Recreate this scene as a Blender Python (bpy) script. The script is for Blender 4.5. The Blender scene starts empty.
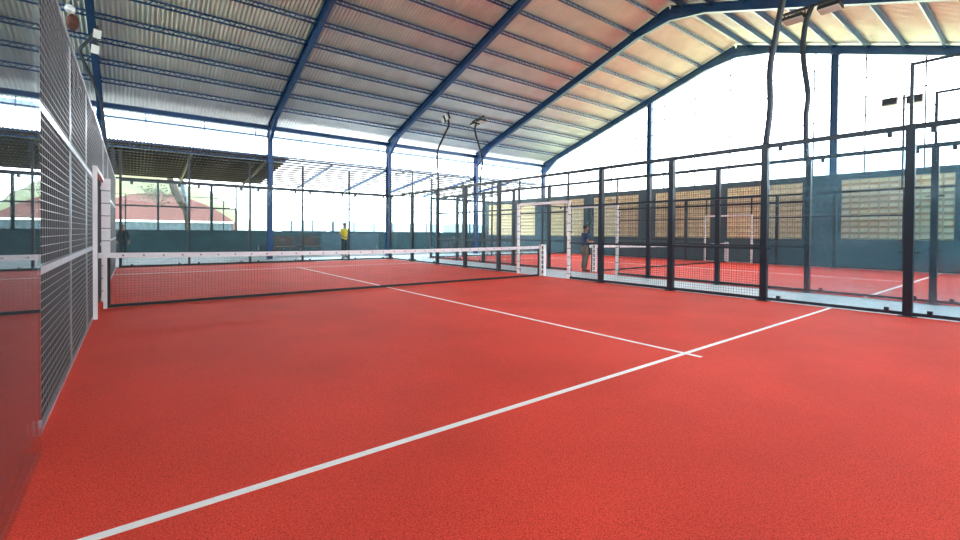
import bpy, math, random
from mathutils import Vector, Matrix
random.seed(7)
PI = math.pi
SC = bpy.context.scene
COL = SC.collection

# ------------------------------------------------------------------ camera
CAM = Vector((0.37683, -9.37155, 1.2708)); YAW, PIT, ROL = 0.66004, -0.01297, 0.00753
FPX, CYP = 447.31, 31.05
cy, sy, cp, sp = math.cos(YAW), math.sin(YAW), math.cos(PIT), math.sin(PIT)
_f = Vector((sy*cp, cy*cp, sp)); _r = Vector((cy, -sy, 0)); _u = _r.cross(_f)
cr, sr = math.cos(ROL), math.sin(ROL)
CR = cr*_r + sr*_u; CU = -sr*_r + cr*_u; CF = _f
cd = bpy.data.cameras.new('camera'); co = bpy.data.objects.new('camera', cd); COL.objects.link(co)
m = Matrix.Identity(4)
for i in range(3):
    m[i][0] = CR[i]; m[i][1] = CU[i]; m[i][2] = -CF[i]; m[i][3] = CAM[i]
co.matrix_world = m
cd.sensor_width = 36; cd.lens = 36*FPX/960; cd.shift_y = -CYP/960; cd.clip_start = .02; cd.clip_end = 500
SC.camera = co

def at(px, py, ax, val):
    """real-world point where the sight line of a photo pixel meets the plane axis=val"""
    d = CF*FPX + CR*(px-480) + CU*(270-CYP-py)
    t = (val-CAM[ax])/d[ax]
    return CAM + d*t

# ------------------------------------------------------------------ materials
def nt(name):
    m = bpy.data.materials.new(name); m.use_nodes = True
    t = m.node_tree; return m, t, t.nodes['Principled BSDF']
def simple(name, c, rough=.6, metal=0., var=0., vscale=8., bump=0., bscale=60.):
    m, t, b = nt(name)
    b.inputs['Base Color'].default_value = (*c, 1); b.inputs['Roughness'].default_value = rough; b.inputs['Metallic'].default_value = metal
    tc = t.nodes.new('ShaderNodeTexCoord')
    if var:
        n = t.nodes.new('ShaderNodeTexNoise'); n.inputs['Scale'].default_value = vscale; n.inputs['Detail'].default_value = 6
        r = t.nodes.new('ShaderNodeMapRange'); r.inputs['From Min'].default_value = .3; r.inputs['From Max'].default_value = .7
        r.inputs['To Min'].default_value = 1-var; r.inputs['To Max'].default_value = 1+var
        x = t.nodes.new('ShaderNodeVectorMath'); x.operation = 'SCALE'; x.inputs[0].default_value = c
        t.links.new(tc.outputs['Object'], n.inputs['Vector']); t.links.new(n.outputs['Fac'], r.inputs['Value'])
        t.links.new(r.outputs[0], x.inputs['Scale']); t.links.new(x.outputs[0], b.inputs['Base Color'])
    if bump:
        n = t.nodes.new('ShaderNodeTexNoise'); n.inputs['Scale'].default_value = bscale; n.inputs['Detail'].default_value = 3
        u = t.nodes.new('ShaderNodeBump'); u.inputs['Strength'].default_value = bump; u.inputs['Distance'].default_value = .01
        t.links.new(tc.outputs['Object'], n.inputs['Vector']); t.links.new(n.outputs['Fac'], u.inputs['Height']); t.links.new(u.outputs[0], b.inputs['Normal'])
    return m
def turf():
    m, t, b = nt('red turf')
    tc = t.nodes.new('ShaderNodeTexCoord')
    a = t.nodes.new('ShaderNodeTexNoise'); a.inputs['Scale'].default_value = 150; a.inputs['Detail'].default_value = 3
    c = t.nodes.new('ShaderNodeTexNoise'); c.inputs['Scale'].default_value = .9; c.inputs['Detail'].default_value = 5
    t.links.new(tc.outputs['Object'], a.inputs['Vector']); t.links.new(tc.outputs['Object'], c.inputs['Vector'])
    r = t.nodes.new('ShaderNodeValToRGB'); e = r.color_ramp.elements
    e[0].position = .3; e[0].color = (.44, .018, .010, 1); e[1].position = .74; e[1].color = (.92, .10, .055, 1)
    k = e.new(.5); k.color = (.80, .062, .040, 1)
    t.links.new(a.outputs['Fac'], r.inputs['Fac'])
    mr = t.nodes.new('ShaderNodeMapRange'); mr.inputs['From Min'].default_value = .3; mr.inputs['From Max'].default_value = .7
    mr.inputs['To Min'].default_value = .9; mr.inputs['To Max'].default_value = 1.08
    t.links.new(c.outputs['Fac'], mr.inputs['Value'])
    x = t.nodes.new('ShaderNodeVectorMath'); x.operation = 'SCALE'
    t.links.new(r.outputs['Color'], x.inputs[0]); t.links.new(mr.outputs[0], x.inputs['Scale']); t.links.new(x.outputs[0], b.inputs['Base Color'])
    b.inputs['Roughness'].default_value = .7
    b.inputs['Specular IOR Level'].default_value = .12
    b.inputs['Sheen Weight'].default_value = .0; b.inputs['Sheen Roughness'].default_value = .5
    u = t.nodes.new('ShaderNodeBump'); u.inputs['Strength'].default_value = .35; u.inputs['Distance'].default_value = .006
    t.links.new(a.outputs['Fac'], u.inputs['Height']); t.links.new(u.outputs[0], b.inputs['Normal'])
    return m
def glass(name, tint, dirt, dcol=(.45, .62, .68), ior=1.5):
    m, t, b = nt(name); t.nodes.remove(b); out = t.nodes['Material Output']
    tr = t.nodes.new('ShaderNodeBsdfTransparent'); tr.inputs[0].default_value = (*tint, 1)
    gl = t.nodes.new('ShaderNodeBsdfGlossy'); gl.inputs['Roughness'].default_value = .0; gl.inputs[0].default_value = (.95, .98, 1, 1)
    fr = t.nodes.new('ShaderNodeFresnel'); ge = t.nodes.new('ShaderNodeNewGeometry'); ir = t.nodes.new('ShaderNodeMapRange')
    ir.inputs['To Min'].default_value = ior; ir.inputs['To Max'].default_value = 1/ior      # same reflectance from both faces of the thin pane
    t.links.new(ge.outputs['Backfacing'], ir.inputs['Value']); t.links.new(ir.outputs[0], fr.inputs['IOR'])
    mx = t.nodes.new('ShaderNodeMixShader')
    t.links.new(fr.outputs[0], mx.inputs[0]); t.links.new(tr.outputs[0], mx.inputs[1]); t.links.new(gl.outputs[0], mx.inputs[2])
    df = t.nodes.new('ShaderNodeBsdfDiffuse'); df.inputs[0].default_value = (*dcol, 1)
    tl = t.nodes.new('ShaderNodeBsdfTranslucent'); tl.inputs[0].default_value = (*dcol, 1)
    dm = t.nodes.new('ShaderNodeMixShader'); dm.inputs[0].default_value = .6
    t.links.new(df.outputs[0], dm.inputs[1]); t.links.new(tl.outputs[0], dm.inputs[2])
    tc = t.nodes.new('ShaderNodeTexCoord'); n = t.nodes.new('ShaderNodeTexNoise'); n.inputs['Scale'].default_value = 2.3; n.inputs['Detail'].default_value = 9
    n.inputs['Roughness'].default_value = .68
    t.links.new(tc.outputs['Object'], n.inputs['Vector'])
    mr = t.nodes.new('ShaderNodeMapRange'); mr.inputs['From Min'].default_value = .42; mr.inputs['From Max'].default_value = .75
    mr.inputs['To Min'].default_value = dirt*.45; mr.inputs['To Max'].default_value = dirt*2.2
    t.links.new(n.outputs['Fac'], mr.inputs['Value'])
    m2 = t.nodes.new('ShaderNodeMixShader')
    t.links.new(mr.outputs[0], m2.inputs[0]); t.links.new(mx.outputs[0], m2.inputs[1]); t.links.new(dm.outputs[0], m2.inputs[2])
    t.links.new(m2.outputs[0], out.inputs[0])
    return m
def translucent(name, c, k=.5):
    m, t, b = nt(name); t.nodes.remove(b); out = t.nodes['Material Output']
    df = t.nodes.new('ShaderNodeBsdfDiffuse'); df.inputs[0].default_value = (*c, 1)
    tl = t.nodes.new('ShaderNodeBsdfTranslucent'); tl.inputs[0].default_value = (*c, 1)
    mx = t.nodes.new('ShaderNodeMixShader'); mx.inputs[0].default_value = k
    tc = t.nodes.new('ShaderNodeTexCoord'); n = t.nodes.new('ShaderNodeTexNoise'); n.inputs['Scale'].default_value = 3
    bu = t.nodes.new('ShaderNodeBump'); bu.inputs['Strength'].default_value = .3
    t.links.new(tc.outputs['Object'], n.inputs['Vector']); t.links.new(n.outputs['Fac'], bu.inputs['Height'])
    t.links.new(bu.outputs[0], df.inputs['Normal'])
    t.links.new(df.outputs[0], mx.inputs[1]); t.links.new(tl.outputs[0], mx.inputs[2]); t.links.new(mx.outputs[0], out.inputs[0])
    return m
M = dict(
    turf=turf(),
    line=simple('white line', (.97, .96, .95), .8, 0, .06, 30),
    concrete=simple('pale concrete', (.42, .50, .55), .55, 0, .1, 2.5, .1, 80),
    annexfloor=simple('dark annex floor', (.035, .055, .06), .6, 0, .15, 2),
    ground=simple('ground tinted for warm bounce', (.44, .47, .26), .9, 0, .15, .3),  # yellow-green chosen for the light it bounces onto the roof
    roof=simple('galvanised roofing', (.73, .78, .76), .34, .60, .08, 1.2),
    steel=simple('blue painted steel', (.013, .066, .20), .35, .1, .2, 3),
    fence=simple('dark blue fence paint', (.010, .022, .036), .35, .1, .15, 5),
    silver=simple('bare galvanised rail', (.62, .66, .70), .28, .85, .1, 6),
    wire=simple('galvanised wire', (.48, .50, .52), .35, .5, .1, 20),
    backlitwire=simple('wire darkened for backlight', (.035, .05, .065), .45, .2, .1, 20),  # wire seen against the light, with that shade put into its colour
    cloth=simple('black shade cloth', (.006, .008, .011), .9, 0, .3, 12),
    white=simple('white padded vinyl', (.93, .95, .97), .5, 0, .04, 6),
    black=simple('black strap', (.012, .012, .015), .6, 0, .2, 20),
    tape=simple('white net tape', (.92, .94, .98), .7, 0, .04, 20),
    mark=simple('blue printed mark', (.05, .10, .25), .6, 0, .1, 30),
    thread=simple('black net thread', (.02, .018, .02), .8, 0, .1, 30),
    glass=glass('clean glass', (.90, .965, .97), .003),
    glassd=glass('dusty glass', (.90, .965, .985), .034, (.34, .66, .80)),
    glassb=glass('far glass', (.92, .975, .985), .015, ior=1.14),
    wall=simple('dark slate wall paint', (.055, .105, .135), .7, 0, .15, 1.2),
    wallteal=simple('dark teal wall paint', (.016, .055, .068), .6, 0, .2, 1.5),
    block=simple('cream breeze block', (.93, .80, .56), .85, 0, .12, 5, .2, 30),
    slat=simple('brown roof batten', (.055, .04, .04), .6, .2, .2, 4),
    sheetdark=simple('dark metal sheet', (.10, .09, .09), .5, .3, .2, 2),
    sheetwhite=translucent('white plastic sheet', (.85, .88, .9), .55),
    tarp=translucent('pale blue tarp', (.34, .43, .53), .5),
    lampbody=simple('black lamp body', (.02, .02, .022), .5, .3, .2, 10),
    lampglass=simple('lamp front glass', (.65, .70, .72), .2, .1, .05, 10),
    pole=simple('grey lamp pole', (.022, .03, .045), .4, .4, .2, 8),
    rust=simple('rusty metal', (.10, .035, .025), .8, .2, .4, 15),
    pink=simple('pink painted roof', (.085, .031, .034), .8, 0, .12, .4),
    pinkwall=simple('pale pink render', (.09, .05, .05), .8, 0, .1, .5),
    greyblue=simple('blue grey sheeting', (.022, .040, .058), .6, 0, .25, .6),
    hill=simple('grassy hillside', (.044, .049, .016), .95, 0, .45, .12),
    leaf=simple('tree leaves', (.02, .03, .01), .8, 0, .5, 2),
    bark=simple('brown bark', (.018, .012, .010), .9, 0, .3, 6),
    wood=simple('brown timber', (.10, .05, .035), .6, 0, .3, 6),
    skin=simple('skin', (.30, .15, .10), .55, 0, .08, 20),
    hair=simple('black hair', (.010, .008, .008), .6, 0, .3, 60),
    navy=simple('navy cotton', (.018, .05, .14), .85, 0, .15, 25),
    khaki=simple('khaki cotton', (.20, .17, .14), .85, 0, .15, 25),
    yellow=simple('yellow cotton', (.80, .58, .03), .8, 0, .1, 25),
    darkcloth=simple('dark cotton', (.02, .03, .035), .85, 0, .2, 25),
    shoe=simple('grey shoe', (.06, .06, .065), .6, 0, .2, 30),
    signgrey=simple('grey flood lamp housing', (.10, .09, .11), .5, .2, .1, 10),
)

# ------------------------------------------------------------------ mesh builder
WL = {}          # world location of built objects
class MB:
    def __init__(s): s.v = []; s.f = []; s.smooth = False
    def add(s, vs, fs):
        n = len(s.v); s.v += [Vector(v) for v in vs]; s.f += [tuple(i+n for i in f) for f in fs]; return s
    def box(s, lo, hi):
        (a, b, c), (d, e, f) = lo, hi
        return s.add([(a,b,c),(d,b,c),(d,e,c),(a,e,c),(a,b,f),(d,b,f),(d,e,f),(a,e,f)],
                     [(3,2,1,0),(4,5,6,7),(0,1,5,4),(1,2,6,5),(2,3,7,6),(3,0,4,7)])
    def cbox(s, c, sz):
        return s.box([c[i]-sz[i]/2 for i in range(3)], [c[i]+sz[i]/2 for i in range(3)])
    def bar(s, a, b, w, h, up=(0,0,1)):
        a, b = Vector(a), Vector(b); d = (b-a).normalized(); up = Vector(up)
        if abs(d.dot(up)) > .98: up = Vector((0,1,0))
        r = d.cross(up).normalized(); u = r.cross(d).normalized()
        vs = []
        for p in (a, b):
            for x, y in ((-1,-1),(1,-1),(1,1),(-1,1)): vs.append(p + r*(x*w/2) + u*(y*h/2))
        return s.add(vs, [(0,1,2,3),(7,6,5,4),(0,4,5,1),(1,5,6,2),(2,6,7,3),(3,7,4,0)])
    def ibeam(s, a, b, w, h, tf=.02, tw=.015, up=(0,0,1)):
        a, b = Vector(a), Vector(b); d = (b-a).normalized(); up = Vector(up)
        if abs(d.dot(up)) > .98: up = Vector((0,1,0))
        r = d.cross(up).normalized(); u = r.cross(d).normalized()
        s.bar(a+u*(h/2-tf/2), b+u*(h/2-tf/2), w, tf, u); s.bar(a-u*(h/2-tf/2), b-u*(h/2-tf/2), w, tf, u)
        s.bar(a, b, tw, h-2*tf, u); return s
    def tube(s, pts, r, n=10):
        pts = [Vector(p) for p in pts]; rs = r if isinstance(r, (list, tuple)) else [r]*len(pts)
        base = len(s.v); ref = None
        for i, p in enumerate(pts):
            d = (pts[min(i+1, len(pts)-1)] - pts[max(i-1, 0)]).normalized()
            if ref is None: ref = d.cross(Vector((0,0,1)) if abs(d.z) < .9 else Vector((1,0,0))).normalized()
            x = (ref - d*ref.dot(d)).normalized(); y = d.cross(x); ref = x
            for k in range(n):
                a = 2*PI*k/n; s.v.append(p + (x*math.cos(a) + y*math.sin(a))*rs[i])
        for i in range(len(pts)-1):
            for k in range(n):
                k2 = (k+1) % n; s.f.append((base+i*n+k, base+i*n+k2, base+(i+1)*n+k2, base+(i+1)*n+k))
        s.f.append(tuple(base+k for k in reversed(range(n)))); s.f.append(tuple(base+(len(pts)-1)*n+k for k in range(n)))
        return s
    def ball(s, c, r, n=12, mm=8):
        c = Vector(c); r = r if isinstance(r, (tuple, list)) else (r, r, r); base = len(s.v)
        s.v.append(c+Vector((0,0,r[2])))
        for i in range(1, mm):
            t = PI*i/mm
            for k in range(n):
                a = 2*PI*k/n; s.v.append(c+Vector((r[0]*math.sin(t)*math.cos(a), r[1]*math.sin(t)*math.sin(a), r[2]*math.cos(t))))
        s.v.append(c-Vector((0,0,r[2]))); e = len(s.v)-1
        for k in range(n):
            k2 = (k+1) % n; s.f.append((base, base+1+k, base+1+k2)); s.f.append((e, e-n+k2, e-n+k))
            for i in range(mm-2):
                o = base+1+i*n; s.f.append((o+k, o+n+k, o+n+k2, o+k2))
        return s
    def build(s, name, mat, parent=None, label=None, origin=None, smooth=None):
        if parent is not None: off = WL[parent.name]
        elif origin is not None: off = Vector(origin)
        else:
            xs = [v.x for v in s.v]; ys = [v.y for v in s.v]; zs = [v.z for v in s.v]
            off = Vector(((min(xs)+max(xs))/2, (min(ys)+max(ys))/2, min(zs)))
        me = bpy.data.meshes.new(name); me.from_pydata([v-off for v in s.v], [], s.f); me.update()
        if smooth if smooth is not None else s.smooth:
            for p in me.polygons: p.use_smooth = True
        o = bpy.data.objects.new(name, me); COL.objects.link(o)
        me.materials.append(mat if not isinstance(mat, str) else M[mat])
        if parent is not None: o.parent = parent
        else: o.location = off
        WL[o.name] = off.copy()
        if label: o['label'] = label
        return o
def tag(o, label, cat, group=None, kind=None):
    o['label'] = label; o['category'] = cat
    if group: o['group'] = group
    if kind: o['kind'] = kind
    return o
def thing(name, loc, label, cat, group=None):
    o = bpy.data.objects.new(name, None); COL.objects.link(o); o.location = loc; o.empty_display_size = .2
    WL[o.name] = Vector(loc); return tag(o, label, cat, group)
def struct(o, label=None, cat=None):
    o['kind'] = 'structure'
    if label: o['label'] = label
    if cat: o['category'] = cat
    return o
def copy_thing(o, loc, label, group=None):
    r = o.copy(); COL.objects.link(r); r.location = loc; r['label'] = label
    if group: r['group'] = group
    WL[r.name] = Vector(loc)
    for ch in [c for c in bpy.data.objects if c.parent == o]:
        c = ch.copy(); COL.objects.link(c); c.parent = r
        for g in [q for q in bpy.data.objects if q.parent == ch]:
            d = g.copy(); COL.objects.link(d); d.parent = c
    return r
ORD = ['first', 'second', 'third', 'fourth', 'fifth', 'sixth', 'seventh', 'eighth', 'ninth', 'tenth', 'eleventh', 'twelfth', 'thirteenth', 'fourteenth', 'fifteenth']

# ------------------------------------------------------------------ hall dimensions
XG, XL = 23.4, -6.6              # gable end with light, dark end
YA, YB, YR = 13.0, -12.5, .25    # column lines and ridge
ZE, ZR = 6.08, 10.25             # eave and ridge height at the rafters' centre line
def zroof(y):
    return ZR-(y-YR)*(ZR-ZE)/(YA-YR) if y > YR else ZR-(YR-y)*(ZR-ZE)/(YR-YB)

# ---- floor
b = MB(); b.box((XL-.2, YB, -.25), (XG+.2, YA+6.6, 0)); struct(b.build('floor', 'concrete'), 'pale blue grey concrete slab of the hall', 'floor')
b = MB(); b.box((-120, -90, -.55), (140, 160, -.27)); g = b.build('floor', 'ground'); struct(g, 'ground tinted for warm bounce outside the hall', 'ground')  # unseen ground, added and coloured to throw warm light up onto the roof

# ---- corrugated roof
def corr(x0, x1, ya, za, yb, zb, pitch=.125, amp=.026, n=6, rows=1, thick=.0):
    b = MB(); N = int((x1-x0)/pitch*n); base = 0
    d = Vector((0, yb-ya, zb-za)).normalized(); nor = Vector((0, -d.z, d.y))
    if nor.z < 0: nor = -nor
    for j in range(rows+1):
        p = Vector((0, ya+(yb-ya)*j/rows, za+(zb-za)*j/rows))
        for i in range(N+1):
            x = x0+(x1-x0)*i/N; h = math.sin(2*PI*i/n)
            h = max(-1, min(1, h*1.25))
            b.v.append(Vector((x, p.y, p.z)) + nor*amp*h)
    for j in range(rows):
        for i in range(N):
            a = j*(N+1)+i; b.f.append((a, a+1, a+N+2, a+N+1))
    b.smooth = True; return b
OFF = .30
b = corr(XL-.6, XG+.9, YR, ZR+OFF, YA+.95, zroof(YA+.95)+OFF, rows=3)
b2 = corr(XL-.6, XG+.9, YR, ZR+OFF, YB-.95, zroof(YB-.95)+OFF, rows=3)
b.add(b2.v, b2.f)
struct(b.build('ceiling', 'roof', smooth=True), 'corrugated galvanised steel roof on blue frames', 'roof')
# ridge capping seen from below
b = MB(); b.bar((XL-.6, YR, ZR+OFF+.05), (XG+.9, YR, ZR+OFF+.05), .5, .03); struct(b.build('trim_1', 'steel'), 'ridge capping of the hall roof', 'roof trim')

# ---- portal frames
FX = [-.6, 5.4, 11.4, 17.4, 23.4]
FN = ['at the dark left end beside the mesh fence', 'behind the left part of the far glass wall', 'at the far right corner of the near court',
      'over the far end of the second court', 'in the bright open gable end']
for i, x in enumerate([XL]+FX):
    lab = 'blue steel portal frame '+(['hidden at the far left end of the hall']+FN)[i]
    t = thing('portal_frame', (x, YR, 0), lab, 'steel frame', 'blue portal frames of the hall')
    for y in (YA, YB):
        b = MB(); b.ibeam((x, y, 0), (x, y, ZE+.1), .2, .28, up=(0,1,0)); b.box((x-.19, y-.19, 0), (x+.19, y+.19, .03)); b.build('column', 'steel', t)
        b = MB(); e = YA if y > 0 else YB
        b.ibeam((x, y, ZE), (x, YR, ZR), .18, .34, .025, .02); 
        s = 1 if y > 0 else -1
        # haunch plates at eave and ridge
        for (ya, za, yb, zb, yc, zc) in ((y, ZE-.15, y-s*1.3, zroof(y-s*1.3)-.16, y, ZE-.75), (YR, ZR-.15, YR+s*1.5, zroof(YR+s*1.5)-.16, YR, ZR-.42)):
            n = len(b.v)
            pts = [(ya, za), (yb, zb), (yc, zc)]
            b.add([(x-.07, p, q) for p, q in pts]+[(x+.07, p, q) for p, q in pts], [(0,1,2),(5,4,3),(0,3,4,1),(1,4,5,2),(2,5,3,0)])
        b.build('rafter', 'steel', t)
# ---- purlins: light lattice joists
def joist(y, z, x0, x1, h=.17, lattice=True, s=1):
    b = MB(); sl = Vector((0, (YA-YR), -(ZR-ZE))).normalized() if s > 0 else Vector((0, (YR-YB), (ZR-ZE))).normalized()
    nor = Vector((0, -sl.z, sl.y))
    if nor.z < 0: nor = -nor
    c = Vector((0, y, z)); X = Vector((1,0,0))
    t, d = c+nor*(h/2), c-nor*(h/2)
    b.bar(X*x0+t, X*x1+t, .055, .035, nor); b.bar(X*x0+d, X*x1+d, .055, .035, nor)
    if not lattice: b.bar(X*x0+c, X*x1+c, .02, h, nor)
    k = x0; up = True
    while lattice and k < x1-.1:
        p, q = (t, d) if up else (d, t)
        b.bar(X*k+p, X*(k+.16)+q, .02, .02, nor); k += .16; up = not up
    return b
NP = 11
for s, far in ((1, 'far'), (-1, 'near')):
    for k in range(NP):
        y = YR + s*(.55 + k*1.09 + (.02 if k else 0))
        z = zroof(y)+OFF-.12
        b = joist(y, z, XL-.5, XG+.8, s=s, lattice=s > 0)
        tag(b.build('roof_purlin', 'steel'), 'blue roof purlin, %s down from the ridge on the %s slope' % (ORD[k], far), 'purlin', 'blue roof purlins')
# eave beams
for y, w in ((YA, 'far'), (YB, 'near')):
    b = MB(); b.ibeam((XL, y, ZE-.02), (XG, y, ZE-.02), .12, .2)
    tag(b.build('eave_beam', 'steel'), 'blue eave beam along the tops of the %s row of columns' % w, 'beam', 'eave beams')
    b = MB(); b.bar((XL, y+.05, ZE-.42), (XG, y+.05, ZE-.42), .03, .05)
    for k in range(int((XG-XL)/2)): b.bar((XL+1.4+2*k, y+.05, ZE-1.25), (XL+1.4+2*k, y+.05, ZE-.02), .03, .03)
    tag(b.build('hanger_rail', 'steel'), 'thin rail with hanger rods under the %s eave beam' % w, 'rail', 'rails under the eaves')
b = corr(XL-.6, XG+.9, YA+1.0, zroof(YA+.95)+OFF-.02, YA+1.02, zroof(YA+.95)+OFF-.30, pitch=.25, amp=.03)
tag(b.build('eave_fascia', 'tarp', smooth=True), 'pale blue corrugated strip hanging from the far roof edge', 'fascia')
# gable columns, fine cable net and hall rim pieces of the bright gable
for y, w in ((4.75, 'left'), (-3.65, 'right')):
    b = MB(); b.ibeam((XG, y, 0), (XG, y, zroof(y)-.15), .22, .26, up=(0,1,0)); b.cbox((XG, y, .02), (.34, .34, .04))
    tag(b.build('gable_column', 'steel'), 'tall blue column in the open gable end, the %s one' % w, 'column', 'gable columns')
t = thing('cable_net', (XG+.05, YR, 3.8), 'fine wire net strung across the bright open gable', 'net')
b = MB()
for k in range(-7, 8):
    y = YR+.3+k*1.72
    if YB+.3 < y < YA-.3 and zroof(y)-.2 > 3.9: MB().bar((XG+.17, y, 3.8), (XG+.17, y, zroof(y)-.15), .045, .045).build('upright_wire', 'backlitwire', t)
b = MB()
for z in (4.6, 5.35, 6.1, 6.85, 7.6, 8.35, 9.1):
    dy = min(12.4, (ZR-.2-z)/((ZR-ZE)/(YA-YR)))
    b.bar((XG+.17, YR-dy, z), (XG+.17, YR+dy, z), .036, .036)
b.build('cross_wire', 'backlitwire', t)
# small outrigger brackets under the gable rafter
for k, (px, py) in enumerate([(567, 155), (580, 140), (599, 132), (624, 120), (652, 106), (673, 94), (694, 80), (714, 66)]):
    p = at(px, py, 0, XG+.8); zr = zroof(p.y)
    b = MB(); b.bar((XG+.8, p.y, zr+.2), (XG+.8, p.y, zr-.72), .03, .03); b.bar((XG+.8, p.y-.35, zr-.72), (XG+.8, p.y+.35, zr-.72), .03, .03)
    b.bar((XG, p.y, zr-.1), (XG+.8, p.y, zr-.1), .04, .04)
    tag(b.build('gable_bracket', 'steel'), 'small hanging bracket under the bright gable rafter, %s up from the left corner' % ORD[k], 'bracket', 'gable brackets')

# ---- gable wall with breeze block panels
WZ = 3.82
panels = [(-11.9, -8.3), (-7.16, -3.95), (-2.6, .5), (1.3, 4.3), (5.35, 8.5), (9.3, 12.3), (13.7, 15.6), (16.1, 19.0)]
YE = 19.5
z0, z1 = 1.12, 3.55
b = MB(); xw0, xw1 = XG-.1, XG+.1
ys = [YB]+[v for p in panels for v in p]+[YE]
for lo, hi, wn in [((xw0, YB, 0), (xw1, YE, z0), 'lower'), ((xw0, YB, z1), (xw1, YE, WZ), 'upper')]+[((xw0, ys[i], z0), (xw1, ys[i+1], z1), ORD[i//2]) for i in range(0, len(ys), 2)]:
    struct(MB().box(lo, hi).build('wall_right', 'wall'), 'dark slate gable wall, %s piece around the breeze blocks' % wn, 'wall')
for i, (ya, yb) in enumerate(panels):
    b = MB(); nx = round((yb-ya)/.29); nz = 10
    dy = (yb-ya)/nx; dz = (z1-z0)/nz
    for a in range(nx):
        for c in range(nz):
            y, z = ya+a*dy, z0+c*dz; g = .03
            # sloping hood of one block: deep at the lower lip, with closed cheeks
            f = xw0+.09; l = xw0-.08
            b.add([(f,y+g,z+dz-g),(f,y+dy-g,z+dz-g),(l,y+dy-g,z+.07),(l,y+g,z+.07),(f,y+g,z+.01),(f,y+dy-g,z+.01)],
                  [(0,1,2,3),(3,2,5,4),(0,3,4),(1,5,2),(0,4,5,1)])
    b.box((xw0+.085, ya, z0), (xw0+.12, yb, z1))
    for a in range(nx+1): b.box((xw0+.03, ya+a*dy-.012, z0), (xw0+.09, ya+a*dy+.012, z1))
    for c in range(nz+1): b.box((xw0+.03, ya, z0+c*dz-.01), (xw0+.09, yb, z0+c*dz+.01))
    tag(b.build('breeze_block_panel', 'block'), 'cream breeze block panel in the dark gable wall, %s from the right-hand end' % ORD[i], 'block panel', 'breeze block panels')

# ---- other hall walls
b = MB(); b.box((XL-.3, YB, 0), (XL-.1, YA, 7.0)); struct(b.build('wall_left', 'wall'), 'dark end wall of the hall', 'wall')
b = MB(); b.box((XL, YB-.3, 0), (XG, YB-.1, 3.5)); struct(b.build('wall_front', 'wall'), 'unseen wall behind the camera, height set to dim the near floor', 'wall')  # out of view; its height is chosen to keep daylight off the near turf

# ------------------------------------------------------------------ annex behind the far columns
AY = 19.5
b = MB(); b.box((XL, 10.15, 0.0), (6.6, AY, .012)); b.box((6.6, YA+.35, 0.0), (XG-.1, AY, .012)); struct(b.build('floor', 'annexfloor'), 'dark floor of the annex behind the court', 'floor')
b = MB(); b.box((XL, AY, 0), (XG-.1, AY+.15, 1.27)); struct(b.build('wall_back', 'wallteal'), 'low dark teal wall along the annex', 'wall')
ZN, ZF = 4.78, 4.05
def az(y): return ZN+(ZF-ZN)*(y-13.35)/(AY+.4-13.35)
xs = 6.4
b = corr(XL, xs, 13.35, ZN+.1, AY+.4, ZF+.1, pitch=.12); b.build
struct(b.build('ceiling', 'sheetdark', smooth=True), 'dark metal lean-to roof of the annex', 'roof')
b = corr(xs, XG, 13.35, ZN+.1, AY+.4, ZF+.1, pitch=.12)
struct(b.build('ceiling', 'sheetwhite', smooth=True), 'white translucent lean-to roof of the annex', 'roof')
n = 0
for k in range(13):
    y = 13.6+k*.49
    b = MB(); b.bar((XL, y, az(y)), (XG, y, az(y)), .085, .075)
    for q in range(int((xs-XL)/.13)): b.cbox((XL+.06+.13*q, y, az(y)+.06), (.085, .045, .06))
    tag(b.build('roof_batten', 'slat'), 'brown batten under the annex roof, %s from the hall side' % ORD[k], 'batten', 'annex roof battens')
for k, x in enumerate([-3.6, -.6, 2.4, 5.4, 8.4, 11.4, 14.4, 17.4, 20.4]):
    b = MB(); b.bar((x, 13.3, ZN-.12), (x, AY+.1, ZF-.12), .07, .14)
    tag(b.build('annex_rafter', 'slat' if k < 4 else 'steel'), 'slanting rafter under the annex roof, %s from the left' % ORD[k], 'rafter', 'annex rafters')
b = MB(); t0, t1 = ZN+.02, ZN-.2
b.bar((XL, 13.25, t0), (XG, 13.25, t0), .06, .05); b.bar((XL, 13.25, t1), (XG, 13.25, t1), .06, .05)
k = XL; up = True
while k < XG-.2:
    b.bar((k, 13.25, t0 if up else t1), (k+.2, 13.25, t1 if up else t0), .022, .022); k += .2; up = not up
tag(b.build('lattice_beam', 'steel'), 'long blue lattice beam carrying the front edge of the annex roof', 'beam')

# windows of the annex: frames built on the low wall
def px_x(px, y=AY): return at(px, 235, 1, y).x
ZB, ZT = 1.27, 3.95
edges = [XL+.02, px_x(158), px_x(211), px_x(236), px_x(269), px_x(333), px_x(411), px_x(470), px_x(545)]
for i in range(len(edges)-1):
    a, c = edges[i], edges[i+1]
    thick = .05 if i in (2,) else .03
    t = thing('window_%d' % (i+1), ((a+c)/2, AY+.05, ZB), 'annex window frame, %s from the left' % ORD[i], 'window'); t['kind'] = 'structure'
    b = MB(); w = .1 if i == 2 else .05
    b.box((a, AY, ZB), (a+w, AY+.08, ZT)); b.box((c-.04, AY, ZB), (c, AY+.08, ZT)); b.box((a, AY, ZB), (c, AY+.08, ZB+.05)); b.box((a, AY, ZT-.08), (c, AY+.08, ZT))
    mid = 2.55
    b.box((a, AY+.01, mid-.04), (c, AY+.07, mid+.04)) if i < 3 else b.box((a, AY+.01, 2.78), (c, AY+.05, 2.82))
    n = max(1, int((c-a)/1.5))
    for q in range(1, n+1):
        x = a+(c-a)*q/(n+1); b.box((x-.025, AY+.02, ZB), (x+.025, AY+.06, ZT if i > 2 else 3.1))
    b.box((a, AY+.02, 3.1), (c, AY+.05, 3.13))
    b.build('window_frame', 'fence', t)
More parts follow.
